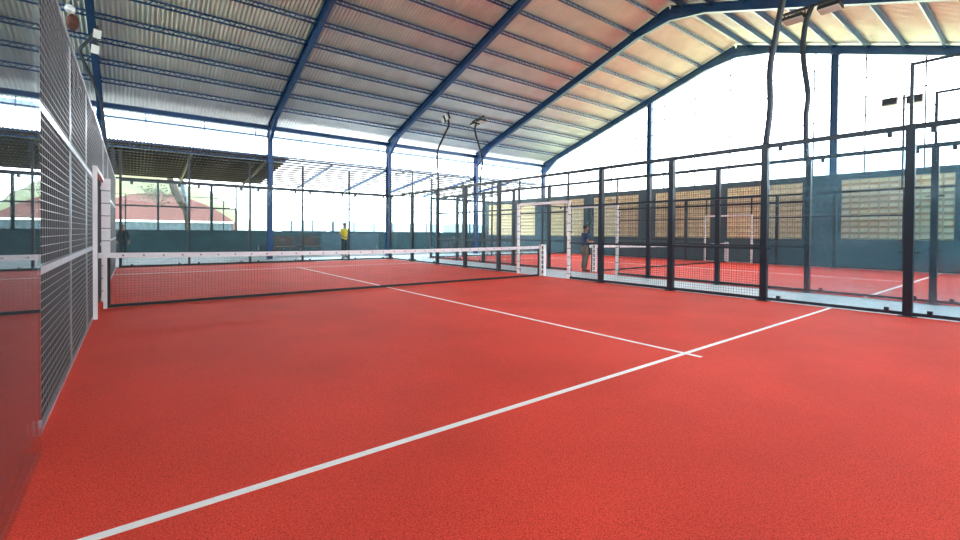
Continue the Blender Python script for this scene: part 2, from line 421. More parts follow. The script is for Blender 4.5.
# white plastic blinds filling the opening left of the second column
for a, c, w in ((px_x(236)+.05, px_x(248), 'left'), (px_x(250), px_x(268), 'right')):
    b = MB(); N = 16
    for j in range(2):
        for q in range(N+1):
            x = a+(c-a)*q/N; b.v.append(Vector((x, AY-.06+.02*math.sin(q*1.3), ZB+.05 if j == 0 else 3.75)))
    for q in range(N): b.f.append((q, q+1, N+2+q, N+1+q))
    b.add([(v.x, v.y+.006, v.z) for v in b.v], [tuple(reversed(f)) for f in b.f])
    tag(b.build('plastic_blind', 'sheetwhite', smooth=True), 'white plastic sheet hanging in the annex opening, %s of the pair' % w, 'plastic sheet', 'plastic sheets')
# pale blue tarps tied along the wall top
for k, (a, c, h) in enumerate([(282, 327, 2.0), (329, 347, 1.95), (350, 384, 1.98), (392, 440, 1.95), (443, 505, 1.98)]):
    xa, xc = px_x(a, AY+.2), px_x(c, AY+.2); b = MB(); N = 30
    for j in range(5):
        for q in range(N+1):
            x = xa+(xc-xa)*q/N; z = (h+.0)*j/4 + (.03*math.sin(q*.8+k) if j == 4 else 0)
            b.v.append(Vector((x, AY+.2+.03*math.sin(q*1.1+j*.4), z)))
    for j in range(4):
        for q in range(N): p = j*(N+1)+q; b.f.append((p, p+1, p+N+2, p+N+1))
    tag(b.build('tarpaulin', 'tarp', smooth=True), 'pale blue tarpaulin hung above the annex wall, %s from the left' % ORD[k], 'tarpaulin', 'pale blue tarpaulins')
# grey screens and furniture standing in the annex
for k, (a, c, m) in enumerate([(322, 343, 'wall'), (346, 379, 'wall'), (380, 392, 'wallteal')]):
    y = 17.5; p, q = at(a, 235, 1, y), at(c, 235, 1, y)
    b = MB(); b.box((p.x, y, .05), (q.x, y+.06, 1.2)); b.box((p.x+.1, y-.15, .012), (p.x+.16, y+.2, .08)); b.box((q.x-.16, y-.15, .012), (q.x-.1, y+.2, .08))
    tag(b.build('screen_panel', m), 'grey standing screen in the annex, %s from the left' % ORD[k], 'screen', 'standing screens')
def bench(px, y, w, lab):
    p = at(px, 240, 1, y); t = thing('storage_bench', (p.x, y, .012), lab, 'bench', 'timber benches in the annex')
    b = MB(); b.box((p.x-w/2, y-.25, .45), (p.x+w/2, y+.25, .5)); b.build('seat', 'wood', t)
    b = MB()
    for k in range(4): b.box((p.x-w/2, y+.22+.02*k, .55+.13*k), (p.x+w/2, y+.25+.02*k, .65+.13*k))
    b.build('backrest', 'wood', t)
    for sx in (-1, 1):
        for yy in (-.2, .2):
            b = MB(); b.cbox((p.x+sx*(w/2-.08), y+yy, .231), (.06, .06, .44)); b.build('leg', 'wood', t)
bench(286, 15.6, 1.05, 'brown timber bench behind the far glass, just right of the second column')
bench(310, 15.6, 1.05, 'brown timber bench behind the far glass, nearer the man in yellow')
def crate(px, y, z, s, mat, lab, grp):
    p = at(px, 240, 1, y); b = MB(); w, h = s
    b.box((p.x-w/2, y-.2, z), (p.x+w/2, y+.2, z+.03))
    for sx in (-1, 1): b.box((p.x+sx*w/2-.02, y-.2, z), (p.x+sx*w/2+.02, y+.2, z+h))
    for sy_ in (-1, 1):
        for q in range(3): b.box((p.x-w/2, y+sy_*.2-.015, z+.03+q*h/3), (p.x+w/2, y+sy_*.2+.015, z+q*h/3+h/3-.03))
    tag(b.build('crate', mat), lab, 'crate', grp)
crate(266, 16.6, .012, (.7, .55), 'greyblue', 'pale blue crate behind the far glass beside the second column', 'crates')
crate(452, 16.0, .012, (.8, .6), 'greyblue', 'blue grey crate in the annex behind the side mesh', 'crates')

# ------------------------------------------------------------------ courts
W = 10.0; X2 = 12.25
LT = .05
def court(x0, lab):
    t = thing('court_carpet', (x0+W/2, 0, 0), lab, 'artificial turf', 'red turf carpets')
    b = MB(); b.box((x0-(.115 if x0 == 0 else 0), -10, 0), (x0+W, 10, .012)); b.build('turf', 'turf', t)
    z = .0125
    def ln(lo, hi, u=0.): q = MB(); q.box((lo[0], lo[1], z-.003), (hi[0], hi[1], z+.0015+u)); q.build('court_line', 'line', t)
    for s in (-1, 1):
        yy = s*6.975; ln((x0-(.06 if x0 == 0 else -.02), yy-.025), (x0+W-.02, yy+.025))
    ln((x0+W/2-.025, -7.15), (x0+W/2+.025, 7.15), .001)
    return t
court(0, 'red turf carpet of the near court filling the foreground')
court(X2, 'red turf carpet of the second court beyond the walkway')

def wires_y(x, y0, y1, z0, z1, p=.05, w=.0036, py=None, wv=None):
    b = MB(); n = round((y1-y0)/(py or p)); W_ = w; wv = wv or w; m = round((z1-z0)/p)
    for i in range(n+1): y = y0+(y1-y0)*i/n; b.box((x-wv/2, y-wv/2, z0), (x+wv/2, y+wv/2, z1))
    for j in range(m+1): z = z0+(z1-z0)*j/m; b.box((x-w/2-w*.8, y0, z-w/2), (x+w/2-w*.8, y1, z+w/2))
    return b
def wires_x(y, x0, x1, z0, z1, p=.05, w=.0036):
    b = MB(); n = round((x1-x0)/p); m = round((z1-z0)/p)
    for i in range(n+1): x = x0+(x1-x0)*i/n; b.box((x-w/2, y-w/2, z0), (x+w/2, y+w/2, z1))
    for j in range(m+1): z = z0+(z1-z0)*j/m; b.box((x0, y-w/2+w*.8, z-w/2), (x1, y+w/2+w*.8, z+w/2))
    return b
R1, R2, H = 1.02, 2.03, 2.98

def side_fence(x, lab, posts, glassmat='glassd', farmat='glassb', gate=1.0, out=1, glass_from=6.0, tall=True, wire='backlitwire', pw=.1, skip_near=False, far_glass=True):
    """fence along Y at x: glass at both ends, wire mesh in the middle, open gate at the net"""
    t = thing('court_fence', (x, 0, 0), lab, 'fence', 'court side fences')
    for y in posts:
        top = 3.98 if (abs(abs(y)-8) < .3 and tall) or abs(y) > 9.8 else H+.04
        b = MB(); b.box((x-pw/2, y-pw/2, 0), (x+pw/2, y+pw/2, H+.04))
        if top > 3.5: b.box((x-.022, y-.022, H+.04), (x+.022, y+.022, top))
        b.cbox((x, y, .017), (pw+.1, pw+.1, .01)); b.build('post', 'fence', t)
    P = sorted(posts)
    def near(v): return min(P, key=lambda q: abs(q-v))
    # top rail through
    b = MB(); b.bar((x, P[0], H), (x, P[-1], H), .06, .08); b.build('top_rail', 'fence', t)
    # mesh bays
    yn, yf = near(-glass_from), near(glass_from if far_glass else 8.0)
    segs = [(yn, -gate), (gate, yf)]
    for a, c in segs:
        for z in (.055, R1, R2):
            b = MB(); b.bar((x, a, z), (x, c, z), .045, .05 if z > .1 else .06); b.build('rail', 'fence', t)
        ps = [q for q in P if a-.01 <= q <= c+.01]; ps = sorted(set([a]+ps+[c]))
        for q0, q1 in zip(ps, ps[1:]):
            if q1-q0 > .3: wires_y(x+.01*out, q0, q1, .08, H-.04).build('mesh_panel', wire, t)
    b = MB(); b.bar((x, -gate, R2+.13), (x, gate, R2+.13), .04, .04); b.bar((x, -gate, R2+.13), (x, -gate, H), .04, .04); b.bar((x, gate, R2+.13), (x, gate, H), .04, .04)
    b.build('gate_header', 'fence', t)
    wires_y(x+.01*out, -gate, gate, R2+.17, H-.04).build('mesh_panel', wire, t)
    # glass bays
    gl = []
    for a, c, gmat in ((P[0], yn, glassmat), (yf, P[-1], farmat)):
        if a >= c: continue
        ps = [q for q in P if a-.01 <= q <= c+.01]
        b = MB(); b.bar((x, a, .055), (x, c, .055), .04, .05); b.build('rail', 'fence', t)
        for q0, q1 in zip(ps, ps[1:]):
            gp = MB().box((x-.006, q0+.03, .08), (x+.006, q1-.03, H-.04)).build('glass_pane', gmat, t)
            cl = MB()
            for z in (R1, R2):
                for yy, s in ((q0, 1), (q1, -1)): cl.box((x-.02, min(yy, yy+s*.13), z-.012), (x+.02, max(yy, yy+s*.13), z+.012))
            for yy in (q0+.25, q1-.25):
                cl.box((x-.025, yy-.03, .04), (x+.025, yy+.03, .13)); cl.box((x-.02, yy-.03, H-.12), (x+.02, yy+.03, H-.03))
            cl.build('glass_clamp', 'fence', gp)
    if tall:
        for a, c in ((P[0], near(-8)), (near(8), P[-1])):
            if a >= c: continue
            b = MB(); b.bar((x, a, 3.96), (x, c, 3.96), .04, .04); b.build('top_rail', 'fence', t)
            wires_y(x+.01*out, a, c, H+.04, 3.95, .05, .002).build('mesh_panel', wire, t)
    return t
def ynear(px, x): return at(px, 290, 0, x).y
post1 = [-9.95, ynear(908, W), ynear(763.5, W), ynear(670.5, W), ynear(600.5, W), 2.0, ynear(465, W), ynear(437.2, W), ynear(412, W), 9.95]
side_fence(W, 'dark blue fence of glass and mesh along the right side of the near court', post1, pw=.112)
post3 = [-9.95, -8, -6.02, -4, -2, 2, 4, 6, 8, 9.95]
post2 = [-9.95]+[at(a, 285, 0, X2).y for a in (933, 807, 717, 648, 548.5, 513, 483, 457)]+[9.95]
side_fence(X2, 'dark blue fence of the second court just beyond the grey walkway', post2, glassmat='glassd', pw=.10, out=1)
side_fence(X2+W, 'dark blue fence along the far side of the second court by the gable wall', post3, glassmat='glass', pw=.1, tall=False)

# left fence of the near court: glass pane close to the camera, then silver-railed mesh with shade cloth
XLf = -.075; G0 = -5.59
t = thing('court_fence', (XLf, 0, 0), 'black mesh fence with silver rails along the left side of the near court', 'fence', 'court side fences')
GX = -.035; G1 = -5.9
for a, c in ((-9.95, -7.93), (-7.92, G1)):
    gp = MB().box((GX-.006, a, .014), (GX+.006, c, H)).build('glass_pane', 'glass', t)
    cl = MB()
    for z in (.2,): cl.cbox((GX+.008, c-.06, z), (.012, .02, .04)) if c == G1 else None
    if cl.v: cl.build('glass_clamp', 'silver', gp)
MB().box((XLf-.05, -9.95, 0), (GX-.012, G1, .03)).build('rail', 'fence', t)
lp = [G0-.01, -3.8, -2.0, -1.03, 1.03, 2, 4, 6, 8, 9.95]
for y in lp:
    b = MB(); b.box((XLf-.06, y-.03, 0), (XLf-.012, y+.03, H if y < 7.9 else 3.98)); b.build('post', 'fence', t)
    if y in (-3.8, -2.0, 2, 4): MB().box((XLf-.011, y-.016, .05), (XLf+.004, y+.016, H)).build('post_trim', 'silver', t, label='slim silver strip')
for a, c in ((G0, -1.03), (1.03, 9.95)):
    for z, h in ((.03, .03), (R1, .05), (R2, .05), (H, .045)):
        b = MB(); b.bar((XLf-.008, a, z), (XLf-.008, c, z), .03, h); b.build('rail', 'silver', t)
    ps = [a]+[y for y in lp if a < y < c]+[c]
    for q0, q1 in zip(ps, ps[1:]):
        if q1-q0 > .1: wires_y(XLf+.008, q0, q1, .04, H, .056, .003, .1, .0009).build('mesh_panel', 'wire', t)
b = MB(); b.bar((XLf, -1.03, H), (XLf, 1.03, H), .03, .045); b.build('rail', 'silver', t)
wires_y(XLf+.008, -1.03, 1.03, R2+.2, H, .056, .003, .1, .0009).build('mesh_panel', 'wire', t)
b = MB(); b.box((XLf-.0105, -9.95, .03), (XLf-.0085, 9.9, H-.02)); tag(b.build('shade_cloth', 'cloth'), 'black shade cloth hung behind the left mesh fence', 'cloth')

# end walls of the courts (far): glass 3 m + mesh 1 m
def end_wall(x0, y, lab, mat='glassb'):
    t = thing('court_end_wall', (x0+W/2, y, 0), lab, 'glass wall', 'glass end walls')
    xs = [x0+.05, x0+2, x0+4, x0+6, x0+8, x0+W-.05]
    for x in xs[:-1] if True else xs:
        b = MB(); b.box((x-.035, y-.035, 0), (x+.035, y+.035, 4.0)); b.build('post', 'fence', t)
    b = MB(); b.bar((xs[0], y, H), (xs[-1], y, H), .05, .07); b.build('rail', 'fence', t)
    b = MB(); b.bar((xs[0], y, .055), (xs[-1], y, .055), .05, .06); b.build('rail', 'fence', t)
    b = MB(); b.bar((xs[0], y, 3.98), (xs[-1], y, 3.98), .035, .035); b.build('rail', 'fence', t)
    for a, c in zip(xs, xs[1:]):
        gp = MB().box((a+.04, y-.006, .08), (c-.04, y+.006, H-.04)).build('glass_pane', mat, t)
        cl = MB()
        for q in (a+.3, c-.3):
            cl.box((q-.04, y-.03, H-.13), (q+.04, y+.03, H-.02)); cl.box((q-.03, y-.03, .04), (q+.03, y+.03, .13))
        for z in (R1, R2):
            cl.box((a+.03, y-.02, z-.012), (a+.14, y+.02, z+.012))
        cl.build('glass_clamp', 'fence', gp)
        wires_x(y, a, c, H+.04, 3.97, .06, .0018).build('mesh_panel', 'backlitwire', t)
    return t
end_wall(0, 10.0, 'glass end wall at the far end of the near court')
end_wall(X2, 10.0, 'glass end wall at the far end of the second court')

# ---- nets
def net(x0, lab):
    t = thing('padel_net', (x0+W/2, 0, 0), lab, 'net', 'court nets')
    xa, xb = x0+.05, x0+W-.16
    def top(x): s = (x-x0-W/2)/(W/2); return .875+.035*s*s
    b = MB(); N = 24; vs = []
    for i in range(N):
        p, q = xa+(xb-xa)*i/N, xa+(xb-xa)*(i+1)/N
        b.add([(p,-.008,top(p)-.085),(q,-.008,top(q)-.085),(q,-.008,top(q)),(p,-.008,top(p)),(p,.008,top(p)-.085),(q,.008,top(q)-.085),(q,.008,top(q)),(p,.008,top(p))],
              [(0,1,2,3),(7,6,5,4),(3,2,6,7),(0,4,5,1)])
    b.box((x0-.06, -.008, top(x0)-.085), (xa, .008, top(xa)))
    tp = b.build('tape', 'tape', t)
    x = xa+.2
    while x < xb-.1:
        z = top(x)-.043
        MB().tube([(x, -.0095, z), (x, .0095, z)], .013, 12).build('printed_mark', 'mark', tp)
        x += .272
    b = MB(); w = .0017; n = int((xb-xa)/.05)
    for i in range(n+1):
        x = xa+(xb-xa)*i/n; b.box((x-w/2, -w/2, .05), (x+w/2, w/2, top(x)-.08))
    for j in range(18):
        z0_ = .06+j*.044
        for i in range(N):
            p, q = xa+(xb-xa)*i/N, xa+(xb-xa)*(i+1)/N; f = (z0_-.05)/.8
            b.bar((p, .002, .05+f*(top(p)-.13)), (q, .002, .05+f*(top(q)-.13)), w, w)
    b.build('netting', 'thread', t)
    b = MB(); b.box((xa, -.01, .022), (xb, .01, .072)); b.build('bottom_band', 'black', t)
    b = MB(); b.box((xa, -.012, .02), (xa+.04, .012, top(xa)-.08)); b.build('side_band', 'black', t)
    b = MB(); b.box((xb-.02, -.012, .02), (xb+.02, .012, top(xb)-.08)); b.build('side_band', 'black', t)
    return t
net(0, 'black net with white tape across the near court')
net(X2, 'black net with white tape across the second court')
def net_post(x, lab, left=False):
    t = thing('net_post', (x, 0, .012), lab, 'net post', 'white net posts')
    b = MB(); b.box((x-.01, -.045, .012), (x+.09, .045, .95)); b.box((x-.13, -.045, .012), (x-.10, .045, .95)); b.box((x-.13, -.045, .92), (x+.09, .045, .95))
    for k in range(7): b.box((x-.13, -.04, .05+.143*k), (x, .04, .082+.143*k))
    b.build('frame', 'white', t)
    b = MB()
    b.box((x-.10, -.012, .012), (x-.01, .012, .92)); b.build('lacing', 'black', t)
    return t
net_post(W+.03, 'white ladder-like net post at the right end of the near net')
net_post(X2+.2, 'white net post at the left end of the second net')
net_post(X2+W-.1, 'white net post at the far end of the second net')
t = thing('net_post', (.02, .1, .012), 'white padded net post at the left end of the near net', 'net post', 'white net posts')
b = MB(); b.box((.0, -.03, .012), (.05, .05, .9)); b.build('frame', 'white', t)

# ---- white padded gate frames
def gate_frame(x, lab, ya=-1.03, yb=1.03, w=.07, top=R2+.17):
    t = thing('gate_frame', (x, (ya+yb)/2, .012), lab, 'gate frame', 'white gate frames')
    for y in (ya, yb):
        b = MB(); b.box((x-w/2, y-w/2, .012), (x+w/2, y+w/2, top)); p = b.build('padded_post', 'white', t)
        b = MB()
        for k in range(9): z = .15+k*.235; b.box((x-w/2-.003, y-w/2-.003, z), (x+w/2+.003, y+w/2+.003, z+.014))
        for k in range(14): z = .08+k*.15; b.box((x+w/2, y-w/2-.02, z), (x+w/2+.012, y-w/2, z+.09))
        b.build('strap', 'black', p)
    b = MB(); b.box((x-w/2, ya, top-.07), (x+w/2, yb, top)); b.build('crossbar', 'white', t)
    return t
gate_frame(W-.02, 'white padded gate frame in the right fence of the near court', ynear(569, W), ynear(518.5, W))
gate_frame(X2-.02, 'white padded gate frame in the near side fence of the second court', yb=.9)
gate_frame(X2+W-.05, 'white padded gate frame on the far side of the second court')
# left gate: slim near jamb, thick padded far jamb
t = thing('gate_frame', (.0, 0, .012), 'white padded gate frame in the left mesh fence', 'gate frame', 'white gate frames')
yj = -1.05; top = R2+.15
b = MB(); b.box((-.07, yj-.03, .012), (-.02, yj+.03, top)); b.build('slim_post', 'white', t)
y2 = .95
b = MB(); b.box((-.06, y2-.06, .012), (.06, y2+.06, top)); p = b.build('padded_post', 'white', t)
b = MB()
for k in range(9): z = .2+k*.22; b.box((-.063, y2-.063, z), (.063, y2+.063, z+.011))
b.build('strap', 'black', p)
b = MB(); b.box((-.07, yj, top-.06), (-.02, y2, top)); b.build('crossbar', 'white', t)

# ------------------------------------------------------------------ lamp poles
def lamp_pole(pts, lab, headdir=(0, 1, 0), rad=.055, tilt=(.08, 0, 1), hs=1.):
    base = Vector(pts[0]); t = thing('floodlight_pole', base, lab, 'floodlight', 'floodlight poles on the fences')
    # smooth the path
    P = [Vector(p) for p in pts]; Q = []
    for i in range(len(P)-1):
        p0, p1, p2, p3 = P[max(i-1,0)], P[i], P[i+1], P[min(i+2, len(P)-1)]
        for k in range(6):
            s = k/6; Q.append(.5*((2*p1)+(p2-p0)*s+(2*p0-5*p1+4*p2-p3)*s*s+(3*p1-p0-3*p2+p3)*s**3))
    Q.append(P[-1])
    b = MB(); b.tube(Q, rad, 10); b.smooth = True; b.build('pole', 'pole', t)
    e = P[-1]; d = Vector(headdir).normalized()
    b = MB(); b.bar(e-d*.55*hs, e+d*.55*hs, .05, .05); b.build('crossbar', 'lampbody', t)
    side = d.cross(Vector((0,0,1))).normalized()
    n = Vector(tilt).normalized()
    for s in (-1, 1):
        c = e+d*(.33*s*hs)-Vector((0,0,.16*hs)); h2 = .2*hs
        b = MB(); b.bar(c-d*h2, c+d*h2, .30*hs, .07*hs, n)
        b.bar(c-d*h2, c-d*h2+Vector((0,0,.16*hs)), .02, .02); b.bar(c+d*h2, c+d*h2+Vector((0,0,.16*hs)), .02, .02)
        for k in range(5): b.bar(c-d*(.16-.08*k)*hs+n*.05*hs, c-d*(.15-.08*k)*hs+n*.05*hs, .26*hs, .04*hs, n)
        h = b.build('lamp_head', 'lampbody', t)
        b = MB(); b.bar(c-d*.18*hs-n*.045*hs, c+d*.18*hs-n*.045*hs, .27*hs, .02*hs, n); b.build('lens', 'lampglass', h)
    return t
def pathx(x, px, zbase): return [at(a, c, 0, x) for a, c in px]
def lp_(x, pix, y0):
    q = [at(a, c, 0, x) for a, c in pix]; return q
q = lp_(W, [(765.5, 146), (770, 110), (770, 70), (775, 40), (782, 4)], 0); q.append(q[-1]+Vector((0, -.12, .5)))
lamp_pole(q, 'tall bent floodlight pole on the near court fence, reaching the top of the picture')
q = lp_(X2, [(806.5, 161), (806, 118), (808, 95), (804, 65), (803, 45), (806, 22), (812, 6)], 0)
lamp_pole(q, 'wavy floodlight pole with two black lamps, on the second court fence', (0, 1, 0))
q = lp_(W, [(438.5, 189), (438, 172), (437.5, 152), (444, 136), (449, 124), (445.5, 115)], 0)
lamp_pole(q, 'bent floodlight pole with pale lamps at the far corner of the near court', (.3, 1, 0), tilt=(1, -.6, .4), rad=.04, hs=.8)
q = lp_(X2, [(480, 192), (481, 172), (482.5, 160), (479, 146), (475, 130), (478, 119)], 0)
lamp_pole(q, 'bent floodlight pole with dark lamps at the far corner of the second court', (.2, 1, 0), rad=.04)
q = [at(a, c, 1, 6.0) for a, c in [(107, 152), (103, 118), (99, 97), (92, 79), (84, 62), (80, 50), (88, 41), (93, 35), (96, 38)]]
lamp_pole(q, 'crooked dark floodlight pole with white lamps above the left mesh fence', (.12, -.1, 1), tilt=(-.15, 1, .25), rad=.04, hs=.6)
# rusty flood lamp higher on the left
p = at(70, 14, 0, -.6); t = thing('flood_lamp', p+Vector((0, 0, -.3)), 'rusty brown flood lamp hanging near the roof above the left fence', 'lamp')
b = MB(); b.tube([p+Vector((0,.1,.1)), p+Vector((0,.1,.5)), (p.x, p.y+.1, zroof(p.y)+.15)], .02); b.build('hanger', 'pole', t)
b = MB(); b.ball(p+Vector((.03, .1, -.12)), (.10, .10, .17)); b.smooth = True; b.build('rusty_body', 'rust', t)
b = MB(); b.ball(p+Vector((0, 0, .1)), (.09, .07, .09)); b.smooth = True; b.build('bulb', 'lampglass', t)
b = MB(); b.bar(p+Vector((-.02, 0, .28)), p+Vector((.04, 0, .5)), .1, .04); b.build('reflector', 'lampglass', t)

# tall light mast beyond second court with two grey lamp boxes, goalpost-like brackets
def bracket(x, ybase, z0_, z1_, length, lab):
    t = thing('roof_stay', (x, ybase, z0_), lab, 'stay', 'stays above the fences')
    b = MB(); b.bar((x, ybase, z0_), (x, ybase, z1_), .05, .05); b.build('upright', 'fence', t)
    b = MB(); b.bar((x, ybase+.02, z1_), (x, ybase-length, z1_), .045, .05); b.build('arm', 'fence', t)
for a, c, s in ((890, 104, 1), (915, 101, 1)):
    p = at(a, c, 0, X2+W); t = thing('box_lamp', p, 'pale grey box lamp in front of the bright gable, '+('left of the post' if a < 900 else 'right of the post'), 'lamp', 'grey box lamps')
    b = MB(); b.cbox(p+Vector((0, 0, .07)), (.25, .42, .26)); b.build('housing', 'signgrey', t)
    b = MB(); b.cbox(p+Vector((-.13, 0, .07)), (.012, .36, .2)); b.build('lens', 'pole', t)
p = at(904, 100, 0, X2+W)
b = MB(); b.tube([(p.x, p.y, 3.0), (p.x, p.y, p.z+.2)], .035); b.bar((p.x, p.y-.45, p.z+.08), (p.x, p.y+.55, p.z+.08), .04, .04)
tag(b.build('lamp_mast', 'pole'), 'thin mast holding the two grey box lamps above the far fence', 'mast')

# ------------------------------------------------------------------ people
def skin_obj(name, mat, parent, verts, edges, radii, roots, sub=2):
    off = WL[parent.name]
    me = bpy.data.meshes.new(name); me.from_pydata([Vector(v) for v in verts], edges, []); me.update()
    o = bpy.data.objects.new(name, me); COL.objects.link(o); me.materials.append(M[mat]); o.parent = parent; WL[o.name] = off.copy()
    mo = o.modifiers.new('skin', 'SKIN'); mo.use_smooth_shade = True
    sk = me.skin_vertices[0].data
    for i, r in enumerate(radii):
        sk[i].radius = (r, r) if not isinstance(r, tuple) else r; sk[i].use_root = i in roots
    s = o.modifiers.new('sub', 'SUBSURF'); s.levels = sub; s.render_levels = sub
    return o
def person(loc, facing, label, shirt, trousers, arms, stance=.1, head_turn=0., scale=1., lean=0., sleeves=.78):
    t = thing('person', loc, label, 'person'); t.rotation_euler = (0, 0, facing); t.scale = (scale,)*3
    V = []; E = []; R = []
    def v(p, r, par=None):
        V.append(p); R.append(r)
        if par is not None: E.append((par, len(V)-1))
        return len(V)-1
    L = lean
    pe = v((0, 0, .95), (.10, .075)); s1 = v((0, L*.2, 1.10), (.13, .095), pe); s2 = v((0, L*.5, 1.27), (.15, .105), s1); ch = v((0, L*.8, 1.40), (.15, .10), s2)
    nk = v((0, L, 1.49), .058, ch); n2 = v((0, L+.015, 1.54), .056, nk); h1 = v((0, L+.03, 1.60), (.07, .082), n2); h2 = v((0, L+.03, 1.67), (.076, .095), h1); h3 = v((0, L+.02, 1.735), (.06, .075), h2)
    hands = []
    for s, (el, wr, pa) in zip((-1, 1), arms):
        sh = v((s*.17, L*.8, 1.42), .062, ch); e = v(el, .045, sh); w = v(wr, .03, e); p = v(pa, (.038, .026), w); hands.append((s, wr, pa))
        hp = v((s*.085, 0, .88), .08, pe); k = v((s*stance, .03, .50), .062, hp); c = v((s*stance, .0, .36), .06, k); a = v((s*(stance+.005), -.03, .10), .04, c)
        f = v((s*(stance+.01), .02, .045), (.042, .035), a); to = v((s*(stance+.03), .15, .032), (.042, .026), f)
    roots = [0]
    for s, wr, pa in hands:
        wr, pa = Vector(wr), Vector(pa); d = (pa-wr).normalized(); side = d.cross(Vector((0,0,1))).normalized()
        for k in range(4):
            o = pa+side*(.024*(k-1.5))*.7; ln = (.034, .04, .036, .028)[k]
            a = v(tuple(o), .010); roots.append(a); b_ = v(tuple(o+d*ln), .0095, a); v(tuple(o+d*(ln*1.7)-Vector((0,0,.015))), .008, b_)
        a = v(tuple(wr+(pa-wr)*.5), .011); roots.append(a); b_ = v(tuple(wr+(pa-wr)*.8+Vector((-s*.03,0,.02))), .010, a); v(tuple(pa+Vector((-s*.035,0,.02))+d*.02), .009, b_)
    skin_obj('body', 'skin', t, V, E, R, roots)
    # shirt
    V2 = [(0, 0, .84), V[s1], V[s2], V[ch], (0, L, 1.465)]; R2_ = [(.178, .14), (.165, .128), (.168, .122), (.168, .115), (.075, .07)]; E2 = [(0,1),(1,2),(2,3),(3,4)]
    for s, (el, wr, pa) in zip((-1, 1), arms):
        V2.append((s*.17, L*.8, 1.42)); R2_.append(.078); E2.append((3, len(V2)-1)); n = len(V2)-1
        sh = Vector((s*.17, L*.8, 1.42)); e2 = sh+(Vector(el)-sh)*min(1, sleeves); V2.append(tuple(e2)); R2_.append(.066); E2.append((n, n+1))
        if sleeves > 1: V2.append(tuple(wr)); R2_.append(.05); E2.append((n+1, n+2))
    skin_obj('shirt', shirt, t, V2, E2, R2_, [0])
    V3 = [(0, 0, 1.12), (0, 0, .92)]; R3 = [(.15, .112), (.158, .122)]; E3 = [(0, 1)]
    for s in (-1, 1):
        n = len(V3); V3 += [(s*.085, 0, .86), (s*stance, .03, .50), (s*stance, .0, .36), (s*(stance+.005), -.03, .10)]; R3 += [.108, .08, .074, .062]
        E3 += [(1, n), (n, n+1), (n+1, n+2), (n+2, n+3)]
    skin_obj('trousers', trousers, t, V3, E3, R3, [0])
    for s in (-1, 1):
        skin_obj('shoe', 'shoe', t, [(s*(stance+.005), -.06, .045), (s*(stance+.01), .02, .05), (s*(stance+.03), .16, .036)], [(0,1),(1,2)], [(.046, .042), (.05, .045), (.05, .032)], [0], 1)
    def hb(): return MB()
    off = WL[t.name]
    b = hb(); b.ball((0, L+.008, 1.695), (.088, .106, .088), 16, 10)
    b.v = [q+off for q in b.v]; 
    # cut hair below brow line in front
    b.v = [off+Vector((q.x-off.x, min(q.y-off.y, L+.098 if q.z-off.z > 1.70 else L+.02 if q.z-off.z > 1.62 else L+.0), q.z-off.z)) for q in b.v]
    b.smooth = True; b.build('hair', 'hair', t)
    b = hb(); b.ball((0, L+.128, 1.64), (.012, .018, .022), 8, 6); b.v = [q+off for q in b.v]; b.build('nose', 'skin', t, smooth=True)
    b = hb()
    for s in (-1, 1): b.ball((s*.031, L+.117, 1.665), (.013, .008, .007), 8, 6)
    b.v = [q+off for q in b.v]; b.build('eyes', 'black', t, smooth=True)
    b = hb(); b.ball((0, L+.115, 1.598), (.024, .008, .006), 8, 6); b.v = [q+off for q in b.v]; b.build('mouth', 'rust', t, smooth=True)
    for s in (-1, 1):
        b = hb(); b.ball((s*.084, L+.02, 1.655), (.01, .02, .03), 8, 6); b.v = [q+off for q in b.v]; b.build('ear', 'skin', t, smooth=True)
    return t
# man in blue by the gate of the second court, looking down at a phone
pb = at(584.5, 271.5, 2, .012)
fac = math.atan2(-.62, .78) - PI/2
pm = person(pb, fac+.25, 'man in navy shirt and khaki trousers looking at a phone by the second court gate', 'navy', 'khaki',
       [((-.20, .02, 1.14), (-.10, .25, 1.13), (-.07, .32, 1.16)), ((.20, .02, 1.14), (.10, .25, 1.12), (.06, .31, 1.14))], scale=.88, lean=.02)
d = Vector((math.sin(-(fac+.25)), math.cos(-(fac+.25)), 0))
pc = pb + d*.37*.88 + Vector((0, 0, 1.18*.88))
b = MB(); b.bar(pc-d*.05-Vector((0,0,.03)), pc+d*.06+Vector((0,0,.05)), .075, .012); tag(b.build('mobile_phone', 'black'), 'dark mobile phone held by the man in the navy shirt', 'phone')
# man in yellow behind the far glass
py_ = at(344.5, 232, 1, 12.2); s_ = 1.0
person(Vector((py_.x, py_.y, 0)), PI+.35, 'man in yellow shirt and dark trousers standing behind the far glass wall', 'yellow', 'darkcloth',
       [((-.27, -.02, 1.16), (-.12, .20, 1.10), (-.04, .22, 1.10)), ((.27, .0, 1.15), (.14, .20, 1.06), (.07, .23, 1.04))], scale=.97)
pd = at(123, 232, 1, 17.0)
person(Vector((pd.x, pd.y, .012)), PI, 'person in dark clothes standing in the annex at the far left', 'darkcloth', 'darkcloth',
       [((-.24, -.02, 1.14), (-.25, .05, .90), (-.25, .07, .82)), ((.24, .0, 1.14), (.25, .05, .90), (.25, .07, .82))], scale=.86, sleeves=2)

